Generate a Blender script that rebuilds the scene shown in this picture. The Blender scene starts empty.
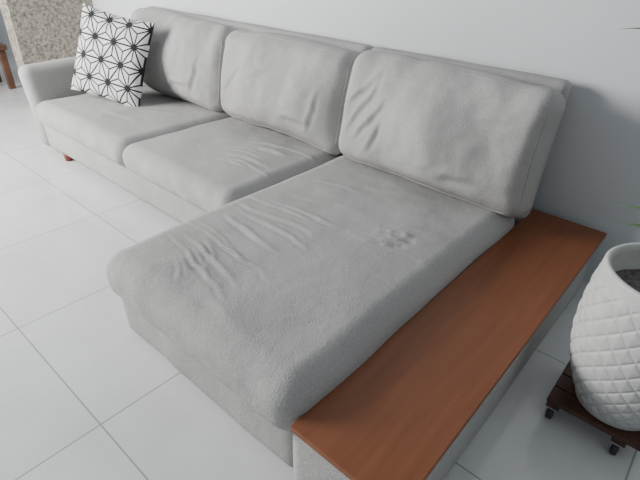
import bpy, math, random
import numpy as np
from mathutils import Vector, Matrix, noise
random.seed(3)
col = bpy.context.scene.collection

# ---------------------------------------------------------------- materials
def newmat(name):
    m = bpy.data.materials.new(name); m.use_nodes = True
    nt = m.node_tree
    return m, nt, nt.nodes, nt.links, nt.nodes['Principled BSDF']

def noise_color(nt, c1, c2, scale, detail=4, vec=None, lo=.35, hi=.65, rough=.5):
    n = nt.nodes.new('ShaderNodeTexNoise'); n.inputs['Scale'].default_value = scale
    n.inputs['Detail'].default_value = detail; n.inputs['Roughness'].default_value = rough
    r = nt.nodes.new('ShaderNodeValToRGB')
    r.color_ramp.elements[0].color = (*c1, 1); r.color_ramp.elements[1].color = (*c2, 1)
    r.color_ramp.elements[0].position = lo; r.color_ramp.elements[1].position = hi
    nt.links.new(n.outputs['Fac'], r.inputs['Fac'])
    if vec is not None: nt.links.new(vec, n.inputs['Vector'])
    return n, r

def bump(nt, src, strength, dist, bsdf, prev=None):
    b = nt.nodes.new('ShaderNodeBump'); b.inputs['Strength'].default_value = strength
    b.inputs['Distance'].default_value = dist
    nt.links.new(src, b.inputs['Height'])
    if prev: nt.links.new(prev.outputs[0], b.inputs['Normal'])
    nt.links.new(b.outputs[0], bsdf.inputs['Normal'])
    return b

def simple(name, c, rough=.6, c2=None, scale=20, spec=.5):
    m, nt, N, L, b = newmat(name)
    tc = N.new('ShaderNodeTexCoord')
    c2 = c2 or tuple(x*.9 for x in c)
    n, r = noise_color(nt, c, c2, scale, vec=tc.outputs['Object'])
    L.new(r.outputs[0], b.inputs['Base Color'])
    b.inputs['Roughness'].default_value = rough
    b.inputs['Specular IOR Level'].default_value = spec
    return m

def fabric_mat():
    m, nt, N, L, b = newmat('grey_fabric')
    tc = N.new('ShaderNodeTexCoord')
    n, r = noise_color(nt, (.445, .438, .426), (.495, .488, .476), 3.0, 5, tc.outputs['Object'])
    n2, r2 = noise_color(nt, (.74, .74, .74), (1, 1, 1), 220, 2, tc.outputs['Object'], .3, .7)
    mx = N.new('ShaderNodeMixRGB'); mx.blend_type = 'MULTIPLY'; mx.inputs[0].default_value = 1
    L.new(r.outputs[0], mx.inputs[1]); L.new(r2.outputs[0], mx.inputs[2])
    L.new(mx.outputs[0], b.inputs['Base Color'])
    b.inputs['Roughness'].default_value = 1
    b.inputs['Specular IOR Level'].default_value = .03
    b1 = bump(nt, n2.outputs['Fac'], .75, .0033, b)
    n3 = N.new('ShaderNodeTexNoise'); n3.inputs['Scale'].default_value = 14; n3.inputs['Detail'].default_value = 3
    L.new(tc.outputs['Object'], n3.inputs['Vector'])
    bump(nt, n3.outputs['Fac'], .38, .012, b, b1)
    return m
FAB = fabric_mat()

def wood_mat():
    m, nt, N, L, b = newmat('cherry_wood')
    tc = N.new('ShaderNodeTexCoord'); mp = N.new('ShaderNodeMapping')
    mp.inputs['Scale'].default_value = (14, .9, 14)
    L.new(tc.outputs['Object'], mp.inputs['Vector'])
    n, r = noise_color(nt, (.195, .066, .027), (.245, .088, .038), 3.0, 8, mp.outputs[0], .3, .75)
    L.new(r.outputs[0], b.inputs['Base Color'])
    b.inputs['Roughness'].default_value = .45
    b.inputs['Specular IOR Level'].default_value = .35
    bump(nt, n.outputs['Fac'], .06, .002, b)
    return m
WOOD = wood_mat()
DARKWOOD = simple('dark_wood', (.10, .035, .018), .45, (.05, .018, .010), 12)
LEGWOOD = simple('leg_wood', (.28, .05, .02), .4, (.20, .035, .015), 12)
BENCHWOOD = simple('bench_wood', (.16, .075, .045), .5, (.11, .05, .03), 12)
RUBBER = simple('caster_rubber', (.03, .03, .03), .5)
METAL = simple('caster_metal', (.35, .35, .35), .35)

def wall_mat():
    m, nt, N, L, b = newmat('painted_wall')
    tc = N.new('ShaderNodeTexCoord')
    n, r = noise_color(nt, (.63, .65, .665), (.66, .68, .695), 1.5, 3, tc.outputs['Object'])
    L.new(r.outputs[0], b.inputs['Base Color']); b.inputs['Roughness'].default_value = .7
    n2 = N.new('ShaderNodeTexNoise'); n2.inputs['Scale'].default_value = 60
    L.new(tc.outputs['Object'], n2.inputs['Vector'])
    bump(nt, n2.outputs['Fac'], .08, .003, b)
    return m
WALL = wall_mat()

def granite_mat():
    m, nt, N, L, b = newmat('granite_stone')
    tc = N.new('ShaderNodeTexCoord')
    n, r = noise_color(nt, (.13, .115, .10), (.54, .50, .43), 32, 10, tc.outputs['Object'], .40, .62, .8)
    v = N.new('ShaderNodeTexVoronoi'); v.inputs['Scale'].default_value = 60
    L.new(tc.outputs['Object'], v.inputs['Vector'])
    rr = N.new('ShaderNodeValToRGB'); rr.color_ramp.elements[0].color = (.35, .31, .27, 1)
    rr.color_ramp.elements[1].color = (1, .97, .9, 1)
    rr.color_ramp.elements[0].position = .1; rr.color_ramp.elements[1].position = .35
    L.new(v.outputs['Distance'], rr.inputs['Fac'])
    mx = N.new('ShaderNodeMixRGB'); mx.blend_type = 'MULTIPLY'; mx.inputs[0].default_value = .5
    L.new(r.outputs[0], mx.inputs[1]); L.new(rr.outputs[0], mx.inputs[2])
    L.new(mx.outputs[0], b.inputs['Base Color']); b.inputs['Roughness'].default_value = .5
    return m
GRAN = granite_mat()

def floor_mat():
    m, nt, N, L, b = newmat('polished_tiles')
    tc = N.new('ShaderNodeTexCoord'); mp = N.new('ShaderNodeMapping')
    mp.inputs['Location'].default_value = (1.26 + .715*20, -.335 + .715*20, 0)
    L.new(tc.outputs['Object'], mp.inputs['Vector'])
    br = N.new('ShaderNodeTexBrick'); br.offset = 0; br.squash = 1
    br.inputs['Scale'].default_value = 1
    br.inputs['Brick Width'].default_value = .715; br.inputs['Row Height'].default_value = .715
    br.inputs['Mortar Size'].default_value = .0035; br.inputs['Mortar Smooth'].default_value = .3
    br.inputs['Color1'].default_value = (.70, .715, .71, 1)
    br.inputs['Color2'].default_value = (.72, .735, .73, 1)
    br.inputs['Mortar'].default_value = (.38, .39, .39, 1)
    L.new(mp.outputs[0], br.inputs['Vector'])
    n, r = noise_color(nt, (.90, .90, .895), (1, 1, 1), 2.2, 7, tc.outputs['Object'], .35, .6, .6)
    mx = N.new('ShaderNodeMixRGB'); mx.blend_type = 'MULTIPLY'; mx.inputs[0].default_value = 1
    L.new(br.outputs['Color'], mx.inputs[1]); L.new(r.outputs[0], mx.inputs[2])
    L.new(mx.outputs[0], b.inputs['Base Color'])
    b.inputs['Roughness'].default_value = .13
    b.inputs['Specular IOR Level'].default_value = .6
    return m
FLOOR = floor_mat()

# ---------------------------------------------------------------- mesh helpers
def mesh_obj(name, verts, faces, mat, smooth=True, parent=None):
    me = bpy.data.meshes.new(name)
    me.from_pydata([tuple(map(float, v)) for v in verts], [], faces)
    me.materials.append(mat)
    if smooth:
        me.polygons.foreach_set('use_smooth', [True]*len(me.polygons))
    me.update()
    o = bpy.data.objects.new(name, me); col.objects.link(o)
    if parent: o.parent = parent
    return o

def empty(name, loc=(0, 0, 0)):
    e = bpy.data.objects.new(name, None); e.empty_display_size = .1
    e.location = loc; col.objects.link(e); return e

def rbox(h, r, sp):
    n = [max(4, int(round(2*h[a]/(sp if isinstance(sp, float) else sp[a])))) for a in range(3)]
    idx = {}; V = []; F = []
    def vid(i, j, k):
        key = (i, j, k)
        if key not in idx:
            idx[key] = len(V)
            V.append((-h[0]+2*h[0]*i/n[0], -h[1]+2*h[1]*j/n[1], -h[2]+2*h[2]*k/n[2]))
        return idx[key]
    for ax in range(3):
        a1, a2 = (ax+1) % 3, (ax+2) % 3
        for side in (0, n[ax]):
            for i in range(n[a1]):
                for j in range(n[a2]):
                    q = []
                    for di, dj in ((0, 0), (1, 0), (1, 1), (0, 1)):
                        c = [0, 0, 0]; c[ax] = side; c[a1] = i+di; c[a2] = j+dj
                        q.append(vid(*c))
                    if side == 0: q = q[::-1]
                    F.append(q)
    P = np.array(V); hh = np.array(h)
    inner = np.clip(P, -(hh-r), hh-r)
    d = P-inner; l = np.linalg.norm(d, axis=1, keepdims=True); l[l == 0] = 1
    return inner + d/l*r, F

def nz(P, s, seed=0):
    return np.array([noise.noise(Vector((p[0]*s+seed, p[1]*s-seed*1.7, p[2]*s+seed*.3))) for p in P])

def ridges(x, y, R):
    """cloth creases: sharp crest, softer valley, irregular path"""
    out = np.zeros_like(x)
    Q = np.stack([x, y, 0*x], 1)
    w1 = nz(Q, 5, 31)*.035 + nz(Q, 14, 37)*.009
    w2 = nz(Q, 7, 51)
    for (x0, y0, x1, y1, a, s) in R:
        dx, dy = x1-x0, y1-y0; L = math.hypot(dx, dy)
        t = ((x-x0)*dx+(y-y0)*dy)/L/L
        d = ((x-x0)*dy-(y-y0)*dx)/L + w1 + .012*np.sin(t*4+x0*9)
        w = np.clip(t, 0, 1); w = np.sin(np.pi*w)**.8*(1+.8*w2)
        out += a*w*(1/(1+(np.abs(d)/s)**1.8)*np.exp(-(d/s/3)**2) - .75*np.exp(-((d-1.6*s)/s)**2))
    return out

def box_part(name, lo, hi, r, sp, mat, parent, deform=None):
    lo = np.array(lo); hi = np.array(hi)
    c = (lo+hi)/2; h = (hi-lo)/2
    P, F = rbox(tuple(h), r, sp)
    U = P/h
    P = P + c
    if deform: P = deform(P, U)
    return mesh_obj(name, P, F, mat, True, parent)

def seat_deform(R, crown=.015, amp=.006, seed=0, bumps=()):
    def f(P, U):
        P = P.copy()
        top = np.clip((U[:, 2]-.2)/.8, 0, 1)
        P[:, 2] += top*crown*(1-U[:, 0]**2)*(1-U[:, 1]**2)
        rr = ridges(P[:, 0], P[:, 1], R)
        for (bx, by, a, s) in bumps:
            rr += a*np.exp(-((P[:, 0]-bx)**2+(P[:, 1]-by)**2)/s**2)
        n1 = nz(P, 4, seed); n2 = nz(P, 9, seed+5)
        P[:, 2] += top*(rr+amp*n1+.35*amp*n2)
        side = 1-top*.3
        bulge = (1-U[:, 2]**2)*.014
        P[:, 0] += U[:, 0]*(side*amp*1.2*n1+bulge); P[:, 1] += U[:, 1]*(side*amp*1.2*n2+bulge)
        return P
    return f

# ---------------------------------------------------------------- room
def plain_box(name, lo, hi, mat, parent=None, bev=0):
    x0, y0, z0 = lo; x1, y1, z1 = hi
    V = [(x0, y0, z0), (x1, y0, z0), (x1, y1, z0), (x0, y1, z0), (x0, y0, z1), (x1, y0, z1), (x1, y1, z1), (x0, y1, z1)]
    F = [(0, 3, 2, 1), (4, 5, 6, 7), (0, 1, 5, 4), (1, 2, 6, 5), (2, 3, 7, 6), (3, 0, 4, 7)]
    o = mesh_obj(name, V, F, mat, False, parent)
    if bev:
        m = o.modifiers.new('b', 'BEVEL'); m.width = bev; m.segments = 3
    return o
WY = 2.44
plain_box('floor', (-8, -3.5, -.1), (3, WY+.1, 0), FLOOR)
plain_box('wall_back', (-8, WY, 0), (3, WY+.12, 2.8), WALL)
plain_box('wall_left', (-8.1, -3.5, 0), (-8, WY+.1, 2.8), WALL)
plain_box('wall_stone', (-5.30, 1.68, 0), (-5.1, WY, 2.8), GRAN)

# ---------------------------------------------------------------- sofa
sofa = empty('sectional_sofa', (0, 0, 0))
def base_def(seed):
    def f(P, U):
        P = P.copy()
        n = nz(P, 3, seed); n2 = nz(P*np.array([1, 1, .3]), 8, seed+2)
        P[:, 0] += U[:, 0]*.006*n; P[:, 1] += U[:, 1]*(.006*n+.004*n2)
        return P
    return f
box_part('sofa_base', (-3.93, 1.285, .055), (-1.60, 2.30, .28), .025, .03, FAB, sofa, base_def(1))
box_part('chaise_base', (-1.618, .645, .015), (-.62, 2.30, .29), .03, .03, FAB, sofa, base_def(2))
box_part('shelf_base', (-.615, .625, .015), (-.262, 2.34, .3125), .012, .03, FAB, sofa, base_def(3))

R1 = []
rs = random.Random(11)
for i in range(9):
    yy = .86+.062*i+rs.uniform(-.015, .015)
    xs = -1.60+rs.uniform(0, .10); xe = -1.12+rs.uniform(-.10, .12)
    R1.append((xs, yy+rs.uniform(0, .03), xe, yy-.05+.02*(i-4)+rs.uniform(-.02, .02), rs.uniform(.005, .011), rs.uniform(.007, .011)))
for i in range(6):
    yy = .78+.03*i
    R1.append((-1.42+rs.uniform(-.03, .03), yy, -1.22+rs.uniform(-.03, .03), yy-.06, .006, .007))
R1 += [(-1.30, 1.30, -1.02, 1.42, .004, .012), (-1.45, 1.45, -1.1, 1.55, .003, .02), (-1.35, 1.75, -.9, 1.9, .003, .03),
       (-1.2, .72, -.8, .70, .004, .03), (-1.5, 1.65, -1.2, 1.7, .003, .015),
       (-.98, 1.36, -.82, 1.40, .006, .008), (-.97, 1.42, -.78, 1.47, .007, .008), (-.95, 1.49, -.80, 1.53, .007, .008), (-.93, 1.55, -.8, 1.60, .006, .008)]
B1 = []
for k in range(16):
    B1.append((-.88+random.uniform(-.09, .09), 1.46+random.uniform(-.09, .09), random.choice([-.004, .004, .004]), random.uniform(.009, .017)))
box_part('chaise_cushion', (-1.63, .61, .215), (-.605, 2.16, .427), .078, (.0085), FAB, sofa,
         seat_deform(R1, .014, .006, 1, B1))
R2 = []
for i in range(9):
    yy = 1.48+.045*i
    xs = -2.16+rs.uniform(0, .15)
    R2.append((xs, yy, xs+rs.uniform(.2, .4), yy+.05+rs.uniform(-.01, .03), rs.uniform(.006, .010), rs.uniform(.008, .012)))
box_part('seat_cushion_middle', (-2.625, 1.25, .24), (-1.650, 2.16, .420), .068, (.011), FAB, sofa, seat_deform(R2, .014, .006, 7))
R3 = [(-3.3, 1.5, -2.9, 1.56, .004, .02), (-3.1, 1.7, -2.8, 1.8, .003, .02)]
box_part('seat_cushion_left', (-3.83, 1.25, .24), (-2.635, 2.16, .420), .068, (.016), FAB, sofa, seat_deform(R3, .014, .006, 11))

def back_def(P, U):
    P = P.copy()
    P[:, 1] += (P[:, 2]-.3)*.12
    P[:, 2] += .004*nz(P, 3, 4)
    return P
box_part('back_frame_right', (-1.655, 2.21, .28), (-.585, 2.32, .968), .03, .025, FAB, sofa, back_def)
box_part('back_frame_left', (-3.93, 2.21, .25), (-1.665, 2.32, .968), .03, .03, FAB, sofa, back_def)

def arm_def(P, U):
    P = P.copy()
    t = np.clip((P[:, 2]-.1)/.55, 0, 1)
    P[:, 0] -= .08*t**2
    P[:, 0] -= np.where(U[:, 0] < 0, .02*t**3, 0)
    P[:, 2] += .01*nz(P, 4, 3)
    P[:, 2] -= .02*(1-U[:, 1])*.5
    return P
box_part('arm', (-3.98, 1.26, .06), (-3.825, 2.32, .65), .065, .018, FAB, sofa, arm_def)

# back cushions
def back_cushion(name, x0, x1, yb, zb, hgt, T, tilt, seed, roll=0, wr=(), puffa=.11):
    W = x1-x0
    h = (W/2, T/2, hgt/2)
    P, F = rbox(h, .08, .0105)
    Rot = Matrix.Rotation(math.radians(roll), 3, 'Y') @ Matrix.Rotation(math.radians(-tilt), 3, 'X')
    def deform(P):
        P = P.copy()
        U = P/np.array(h)
        u, v, w = U[:, 0], U[:, 2], U[:, 1]
        vv = v+.2*(1-v*v)
        puff = (1-np.clip(np.abs(u), 0, 1)**2.2)*(1-np.clip(np.abs(vv), 0, 1)**2.2)
        P[:, 1] += np.where(w < 0, w*puffa*puff, w*.03*puff)
        P[:, 0] -= u*.006*(1-v**2)
        P[:, 2] += np.where(v > 0, v*.014*(1-u**2), 0)
        Q = np.stack([P[:, 0], P[:, 2], np.zeros(len(P))], 1)
        n1 = nz(Q, 3.2, seed); n2 = nz(Q*np.array([1, .6, 1]), 8, seed+3); n3 = nz(Q, 18, seed+7)
        front = np.clip(-w, 0, 1)
        P[:, 1] -= front*(.038*n1+.014*n2+.0035*n3)
        P[:, 1] -= front*ridges(P[:, 0], P[:, 2], wr)
        P[:, 2] += (.024*nz(Q, 2.6, seed+9)+.007*n2)*np.abs(v)
        P[:, 0] += .014*nz(Q, 5, seed+12)*np.abs(u)
        out = []
        for p in P:
            q = Vector(p); q.z += hgt/2
            q = Rot @ q
            out.append((q.x+(x0+x1)/2, q.y+yb+T/2, q.z+zb))
        return np.array(out)
    o = mesh_obj(name, deform(P), F, FAB, True, sofa)
    pts = []; s = -1
    rc = .08; n = 12; off = .024; ins = .0225
    def arc(cx, cz, a0):
        for k in range(n+1):
            a = a0+k/n*math.pi/2
            pts.append((cx+rc*math.cos(a), s*(T/2-off), cz+rc*math.sin(a)))
    def ln(p, q):
        for k in range(1, 60):
            t = k/60; pts.append((p[0]+(q[0]-p[0])*t, s*(T/2-off), p[1]+(q[1]-p[1])*t))
    ex, ez = W/2-ins, hgt/2-ins
    arc(ex-rc, ez-rc, 0); ln((ex-rc, ez), (-ex+rc, ez))
    arc(-ex+rc, ez-rc, math.pi/2); ln((-ex, ez-rc), (-ex, -ez+rc))
    arc(-ex+rc, -ez+rc, math.pi); ln((-ex+rc, -ez), (ex-rc, -ez))
    arc(ex-rc, -ez+rc, 1.5*math.pi); ln((ex, -ez+rc), (ex, ez-rc))
    D = deform(np.array(pts))
    cu = bpy.data.curves.new(name+'_seam', 'CURVE'); cu.dimensions = '3D'
    sp = cu.splines.new('POLY'); sp.points.add(len(D)-1)
    for i, p in enumerate(D): sp.points[i].co = (*p, 1)
    sp.use_cyclic_u = True; cu.bevel_depth = .0028; cu.bevel_resolution = 2
    cu.materials.append(FAB)
    co = bpy.data.objects.new(name+'_seam', cu); col.objects.link(co); co.parent = sofa
    return o
WR = [(-.45, -.12, -.30, .20, .014, .014), (-.40, -.15, -.24, .1, .011, .012), (-.48, .02, -.30, .22, .013, .014),
      (-.35, -.2, -.22, .0, .009, .012), (-.30, .18, .1, .20, .007, .016), (.1, -.18, .35, -.12, .007, .016), (.2, .1, .4, .16, .006, .015)]
WM = [(-.2, .05, .1, .12, .006, .015), (.1, -.15, .35, -.1, .008, .015), (-.4, -.1, -.25, .15, .007, .015), (.3, -.2, .38, .1, .007, .012)]
back_cushion('back_cushion_right', -1.61, -.54, 1.975, .412, .565, .205, 10.0, 1, .6, WR)
back_cushion('back_cushion_middle', -2.635, -1.60, 1.98, .412, .555, .205, 10.0, 21, .5, WM)
back_cushion('back_cushion_left', -3.78, -2.66, 1.98, .412, .57, .205, 10.0, 33, 1.2, WM)

plain_box('wood_shelf', (-.592, .60, .313), (-.244, 2.36, .335), WOOD, sofa, .0015)

def leg(name, x, y, h):
    V = []; F = []; n = 16
    for k, (z, r) in enumerate([(0, .022), (.002, .025), (h-.003, .034), (h, .034)]):
        for i in range(n):
            a = 2*math.pi*i/n; V.append((x+r*math.cos(a), y+r*math.sin(a), z))
    for k in range(3):
        for i in range(n): F.append((k*n+i, k*n+(i+1) % n, (k+1)*n+(i+1) % n, (k+1)*n+i))
    F.append(tuple(range(n))[::-1]); F.append(tuple(range(3*n, 4*n)))
    mesh_obj(name, V, F, LEGWOOD, True, sofa)
for i, (x, y, h) in enumerate([(-3.64, 1.322, .075), (-3.88, 2.2, .062), (-2.6, 1.5, .062), (-1.55, .8, .02), (-.7, .8, .02), (-.7, 2.2, .02), (-.3, .7, .02), (-.3, 2.2, .02)]):
    leg('leg_%d' % (i+1), x, y, h)

# ---------------------------------------------------------------- patterned throw pillow
def pillow():
    S = .30; T = .070; n = 260
    V = []; F = []; C = []
    side = .160; H = side*math.sqrt(3)/2
    def pat(x, z):
        b = z/H; a = x/side - b/2
        fa, fb = a-math.floor(a), b-math.floor(b)
        if fa+fb < 1: l = (fa, fb, 1-fa-fb)
        else: l = (1-fa, 1-fb, fa+fb-1)
        s = sorted(l)
        d1 = s[0]*H; d2 = (s[1]-s[0])*H/math.sqrt(3)
        if d1 < .0056 or d2 < .0050 or s[2] > .85: return 1
        return 0
    for sgn in (-1, 1):
        for i in range(n+1):
            for j in range(n+1):
                u = -1+2*i/n; v = -1+2*j/n
                th = T*((1-u**4)*(1-v**4))**.6
                x = S*u*(1-.06*(1-v*v)*abs(u)**2); z = S*v*(1-.06*(1-u*u)*abs(v)**2)
                wr = .006*noise.noise(Vector((u*3, v*3, sgn)))
                V.append((x, sgn*(th+wr*(1-u**4)*(1-v**4)), z)); C.append(pat(u*S+.02, v*S+.03))
    m = (n+1)**2
    for s in (0, 1):
        for i in range(n):
            for j in range(n):
                a = s*m+i*(n+1)+j; q = (a, a+n+1, a+n+2, a+1)
                F.append(q if s == 0 else q[::-1])
    mat, nt, N, L, b = newmat('star_pattern_cloth')
    at = N.new('ShaderNodeAttribute'); at.attribute_name = 'pattern'
    r = N.new('ShaderNodeMixRGB'); r.inputs[1].default_value = (.78, .78, .77, 1); r.inputs[2].default_value = (.010, .010, .012, 1)
    L.new(at.outputs['Fac'], r.inputs[0]); L.new(r.outputs[0], b.inputs['Base Color']); b.inputs['Roughness'].default_value = .9
    o = mesh_obj('throw_pillow', V, F, mat)
    ca = o.data.color_attributes.new('pattern', 'FLOAT_COLOR', 'POINT')
    ca.data.foreach_set('color', np.array([(c, c, c, 1) for c in C], dtype=float).ravel())
    import bmesh
    bm = bmesh.new(); bm.from_mesh(o.data); bmesh.ops.remove_doubles(bm, verts=bm.verts, dist=1e-5); bm.to_mesh(o.data); bm.free()
    o.data.polygons.foreach_set('use_smooth', [True]*len(o.data.polygons))
    return o
pl = pillow()
pl.rotation_euler = (math.radians(-20), math.radians(8), math.radians(20))
pl.location = (-3.435, 1.70, .722)

# ---------------------------------------------------------------- planter with dracaena on caddy
PX, PY = .05, 1.575
plant = empty('potted_dracaena', (PX, PY, 0))
POTM, nt, N, L, b = newmat('white_ceramic')
n_, r_ = noise_color(nt, (.53, .53, .515), (.59, .59, .575), 9, 5)
L.new(r_.outputs[0], b.inputs['Base Color']); b.inputs['Roughness'].default_value = .55
SOIL = simple('soil', (.20, .19, .18), 1, (.10, .09, .085), 60)
z0, z1 = .105, .640
def prof(t):
    P = [(0, .122), (.1, .147), (.3, .188), (.5, .208), (.7, .210), (.88, .202), (1, .193)]
    for (a, ra), (c, rc) in zip(P, P[1:]):
        if t <= c:
            k = (t-a)/(c-a)
            return ra+(rc-ra)*k
    return P[-1][1]
V = []; F = []; nt_ = 400; nz_ = 200
rings = []
for k in range(nz_+1):
    t = k/nz_; z = z0+(z1-z0)*t; r = sum(prof(min(1, max(0, t+e))) for e in (-.06, -.03, 0, .03, .06))/5
    rings.append(('o', t, z, r))
for (z, r) in [(z1+.006, .189), (z1+.007, .183), (z1+.003, .176), (z1-.02, .173), (z1-.09, .170), (z1-.095, .0)]:
    rings.append(('i', 0, z, r))
NA = 20
for kind, t, z, r in rings:
    for i in range(nt_):
        a = 2*math.pi*i/nt_
        rr = r
        if kind == 'o' and .03 < t < .93:
            A = a/(2*math.pi)*NA; B = t*(z1-z0)/.068
            p = A+B; q = A-B
            d = min(abs(p-round(p)), abs(q-round(q)))*2
            fade = max(0, min(1, (t-.03)/.02, (.93-t)/.02))
            s = min(d/.28, 1); s = s*s*(3-2*s)
            rr = r + fade*(-.0025 + .0028*s + .003*d)
        V.append((rr*math.cos(a), rr*math.sin(a), z))
for k in range(len(rings)-1):
    for i in range(nt_):
        F.append((k*nt_+i, k*nt_+(i+1) % nt_, (k+1)*nt_+(i+1) % nt_, (k+1)*nt_+i))
F.append(tuple(range(nt_))[::-1])
mesh_obj('planter_pot', V, F, POTM, True, plant)
V = []; F = []
n = 40
for k in range(8):
    for i in range(n):
        a = 2*math.pi*i/n; r = .171*k/7
        V.append((r*math.cos(a), r*math.sin(a), z1-.085+.01*noise.noise(Vector((r*20*math.cos(a), r*20*math.sin(a), 0)))))
for k in range(7):
    for i in range(n): F.append((k*n+i, (k+1)*n+i, (k+1)*n+(i+1) % n, k*n+(i+1) % n))
mesh_obj('soil', V, F, SOIL, True, plant)
BARK = simple('cane_bark', (.22, .17, .11), .9, (.12, .09, .06), 40)
LEAFM = simple('dracaena_leaf', (.06, .14, .035), .4, (.11, .22, .06), 8)
def cane(name, x, y, x2, y2, zt, r):
    V = []; F = []; n = 14; m = 40; zb = z1-.09
    for k in range(m+1):
        t = k/m; rr = r*(1+.06*(k % 4 == 0))*(1-.2*t)
        for i in range(n):
            a = 2*math.pi*i/n
            V.append((x+(x2-x)*t+.01*math.sin(t*5)+rr*math.cos(a), y+(y2-y)*t+rr*math.sin(a), zb+(zt-zb)*t))
    for k in range(m):
        for i in range(n): F.append((k*n+i, k*n+(i+1) % n, (k+1)*n+(i+1) % n, (k+1)*n+i))
    F.append(tuple(range(m*n, (m+1)*n)))
    mesh_obj(name, V, F, BARK, True, plant)
def leaf(V, F, root, tip, rise, w):
    root = Vector(root); tip = Vector(tip); d = tip-root
    sidev = d.cross(Vector((0, 0, 1))).normalized(); n = 14; b0 = len(V)
    for k in range(n+1):
        t = k/n
        c = root+d*t+Vector((0, 0, rise*4*t*(1-t)))
        ww = w*(.6+.4*math.sin(math.pi*min(1, t*1.1)))*min(1, ((1-t)/.35)**.7)
        ww = max(ww, .0006)
        V += [c-sidev*ww+Vector((0, 0, ww*.35)), c, c+sidev*ww+Vector((0, 0, ww*.35))]
    for k in range(n):
        a = b0+3*k
        F.append((a, a+1, a+4, a+3)); F.append((a+1, a+2, a+5, a+4))
cane('cane_tall', .05, .02, .08, .02, 1.15, .018)
cane('cane_short', .02, -.05, .08, -.06, .78, .014)
V = []; F = []
leaf(V, F, (.08, .02, 1.15), (-.355, -.055, 1.285), .05, .026)
leaf(V, F, (.08, -.06, .78), (-.212, -.08, .835), .03, .018)
leaf(V, F, (.08, -.06, .77), (-.190, -.12, .80), .02, .016)
random.seed(8)
for i in range(26):
    a = random.uniform(-1.6, 1.6); e = random.uniform(-.1, .35); l = random.uniform(.3, .45)
    leaf(V, F, (.08, .02, 1.12+.02*(i % 3)), (.08+l*math.cos(a), .02+l*math.sin(a)*.8, 1.15+e), random.uniform(.05, .12), .018)
for i in range(12):
    a = random.uniform(-1.2, 1.2); l = random.uniform(.15, .28)
    leaf(V, F, (.08, -.06, .77), (.08+l*math.cos(a), -.06+l*math.sin(a), .82+random.uniform(-.05, .15)), .05, .012)
mesh_obj('leaves', V, F, LEAFM, True, plant)

caddy = empty('plant_caddy', (PX-.02, PY+.01, 0))
lo, hi = -.16, .16
def cbox(name, a, b_, mat, bev=0):
    return plain_box(name, a, b_, mat, caddy, bev)
for i in range(4):
    y = lo+.04+i*.08
    cbox('slat_%d' % i, (lo, y-.037, .085), (hi, y+.037, .103), DARKWOOD, .003)
for i, x in enumerate((lo+.025, hi-.08)):
    cbox('rail_%d' % i, (x-.022, lo+.005, .062), (x+.022, hi-.005, .0845), DARKWOOD, .003)
def wheel(name, x, y):
    V = []; F = []; n = 24
    prof_ = [(-.011, .006), (-.011, .020), (-.008, .0245), (.008, .0245), (.011, .020), (.011, .006)]
    for (dx, r) in prof_:
        for i in range(n):
            a = 2*math.pi*i/n; V.append((x+dx, y+r*math.cos(a), .0255+r*math.sin(a)))
    m = len(prof_)
    for k in range(m):
        for i in range(n):
            k2 = (k+1) % m
            F.append((k*n+i, k*n+(i+1) % n, k2*n+(i+1) % n, k2*n+i))
    mesh_obj(name, V, F, RUBBER, True, caddy)
    cbox(name+'_fork_a', (x-.016, y-.008, .02), (x-.012, y+.008, .058), METAL)
    cbox(name+'_fork_b', (x+.012, y-.008, .02), (x+.016, y+.008, .058), METAL)
    cbox(name+'_plate', (x-.018, y-.018, .056), (x+.018, y+.018, .062), METAL)
k = 0
for x in (lo+.025, hi-.08):
    for y in (lo+.025, hi-.03):
        k += 1; wheel('caster_%d' % k, x, y)

# ---------------------------------------------------------------- wooden bench beyond the stone wall
bench = empty('wooden_bench', (-6.22, 1.5, 0))
plain_box('seat', (-.25, -.6, .40), (.25, .35, .45), BENCHWOOD, bench, .006)
for i, (x, y) in enumerate([(-.2, -.55), (.2, -.55), (-.2, .3), (.2, .3)]):
    plain_box('leg_%d' % i, (x-.03, y-.03, 0), (x+.03, y+.03, .40), BENCHWOOD, bench, .004)

# ---------------------------------------------------------------- light
w = bpy.data.worlds.new('World'); bpy.context.scene.world = w; w.use_nodes = True
bg = w.node_tree.nodes['Background']; bg.inputs[0].default_value = (.86, .93, 1, 1); bg.inputs[1].default_value = .38
def area(name, loc, target, sx, sy, e, c):
    l = bpy.data.lights.new(name, 'AREA'); l.shape = 'RECTANGLE'; l.size = sx; l.size_y = sy; l.energy = e; l.color = c
    o = bpy.data.objects.new(name, l); o.location = loc
    o.rotation_euler = (Vector(target)-Vector(loc)).to_track_quat('-Z', 'Y').to_euler(); col.objects.link(o)
area('window_light', (-4.8, -1.0, 1.85), (-1.6, 1.7, .5), 1.9, 1.7, 350, (1, .988, .97))

# ---------------------------------------------------------------- camera
X = Vector((.748, .661, .030)); X.normalize()
Bk = Vector((.552, -.648, .526)); Bk.normalize()
U = Bk.cross(X).normalized(); Bk = X.cross(U).normalized()
M = Matrix(((X.x, U.x, Bk.x, 0), (X.y, U.y, Bk.y, 0), (X.z, U.z, Bk.z, 1.45), (0, 0, 0, 1)))
cd = bpy.data.cameras.new('camera'); cam = bpy.data.objects.new('camera', cd); col.objects.link(cam)
cam.matrix_world = M
cd.sensor_width = 36; cd.lens = 27; cd.clip_start = .02
bpy.context.scene.camera = cam
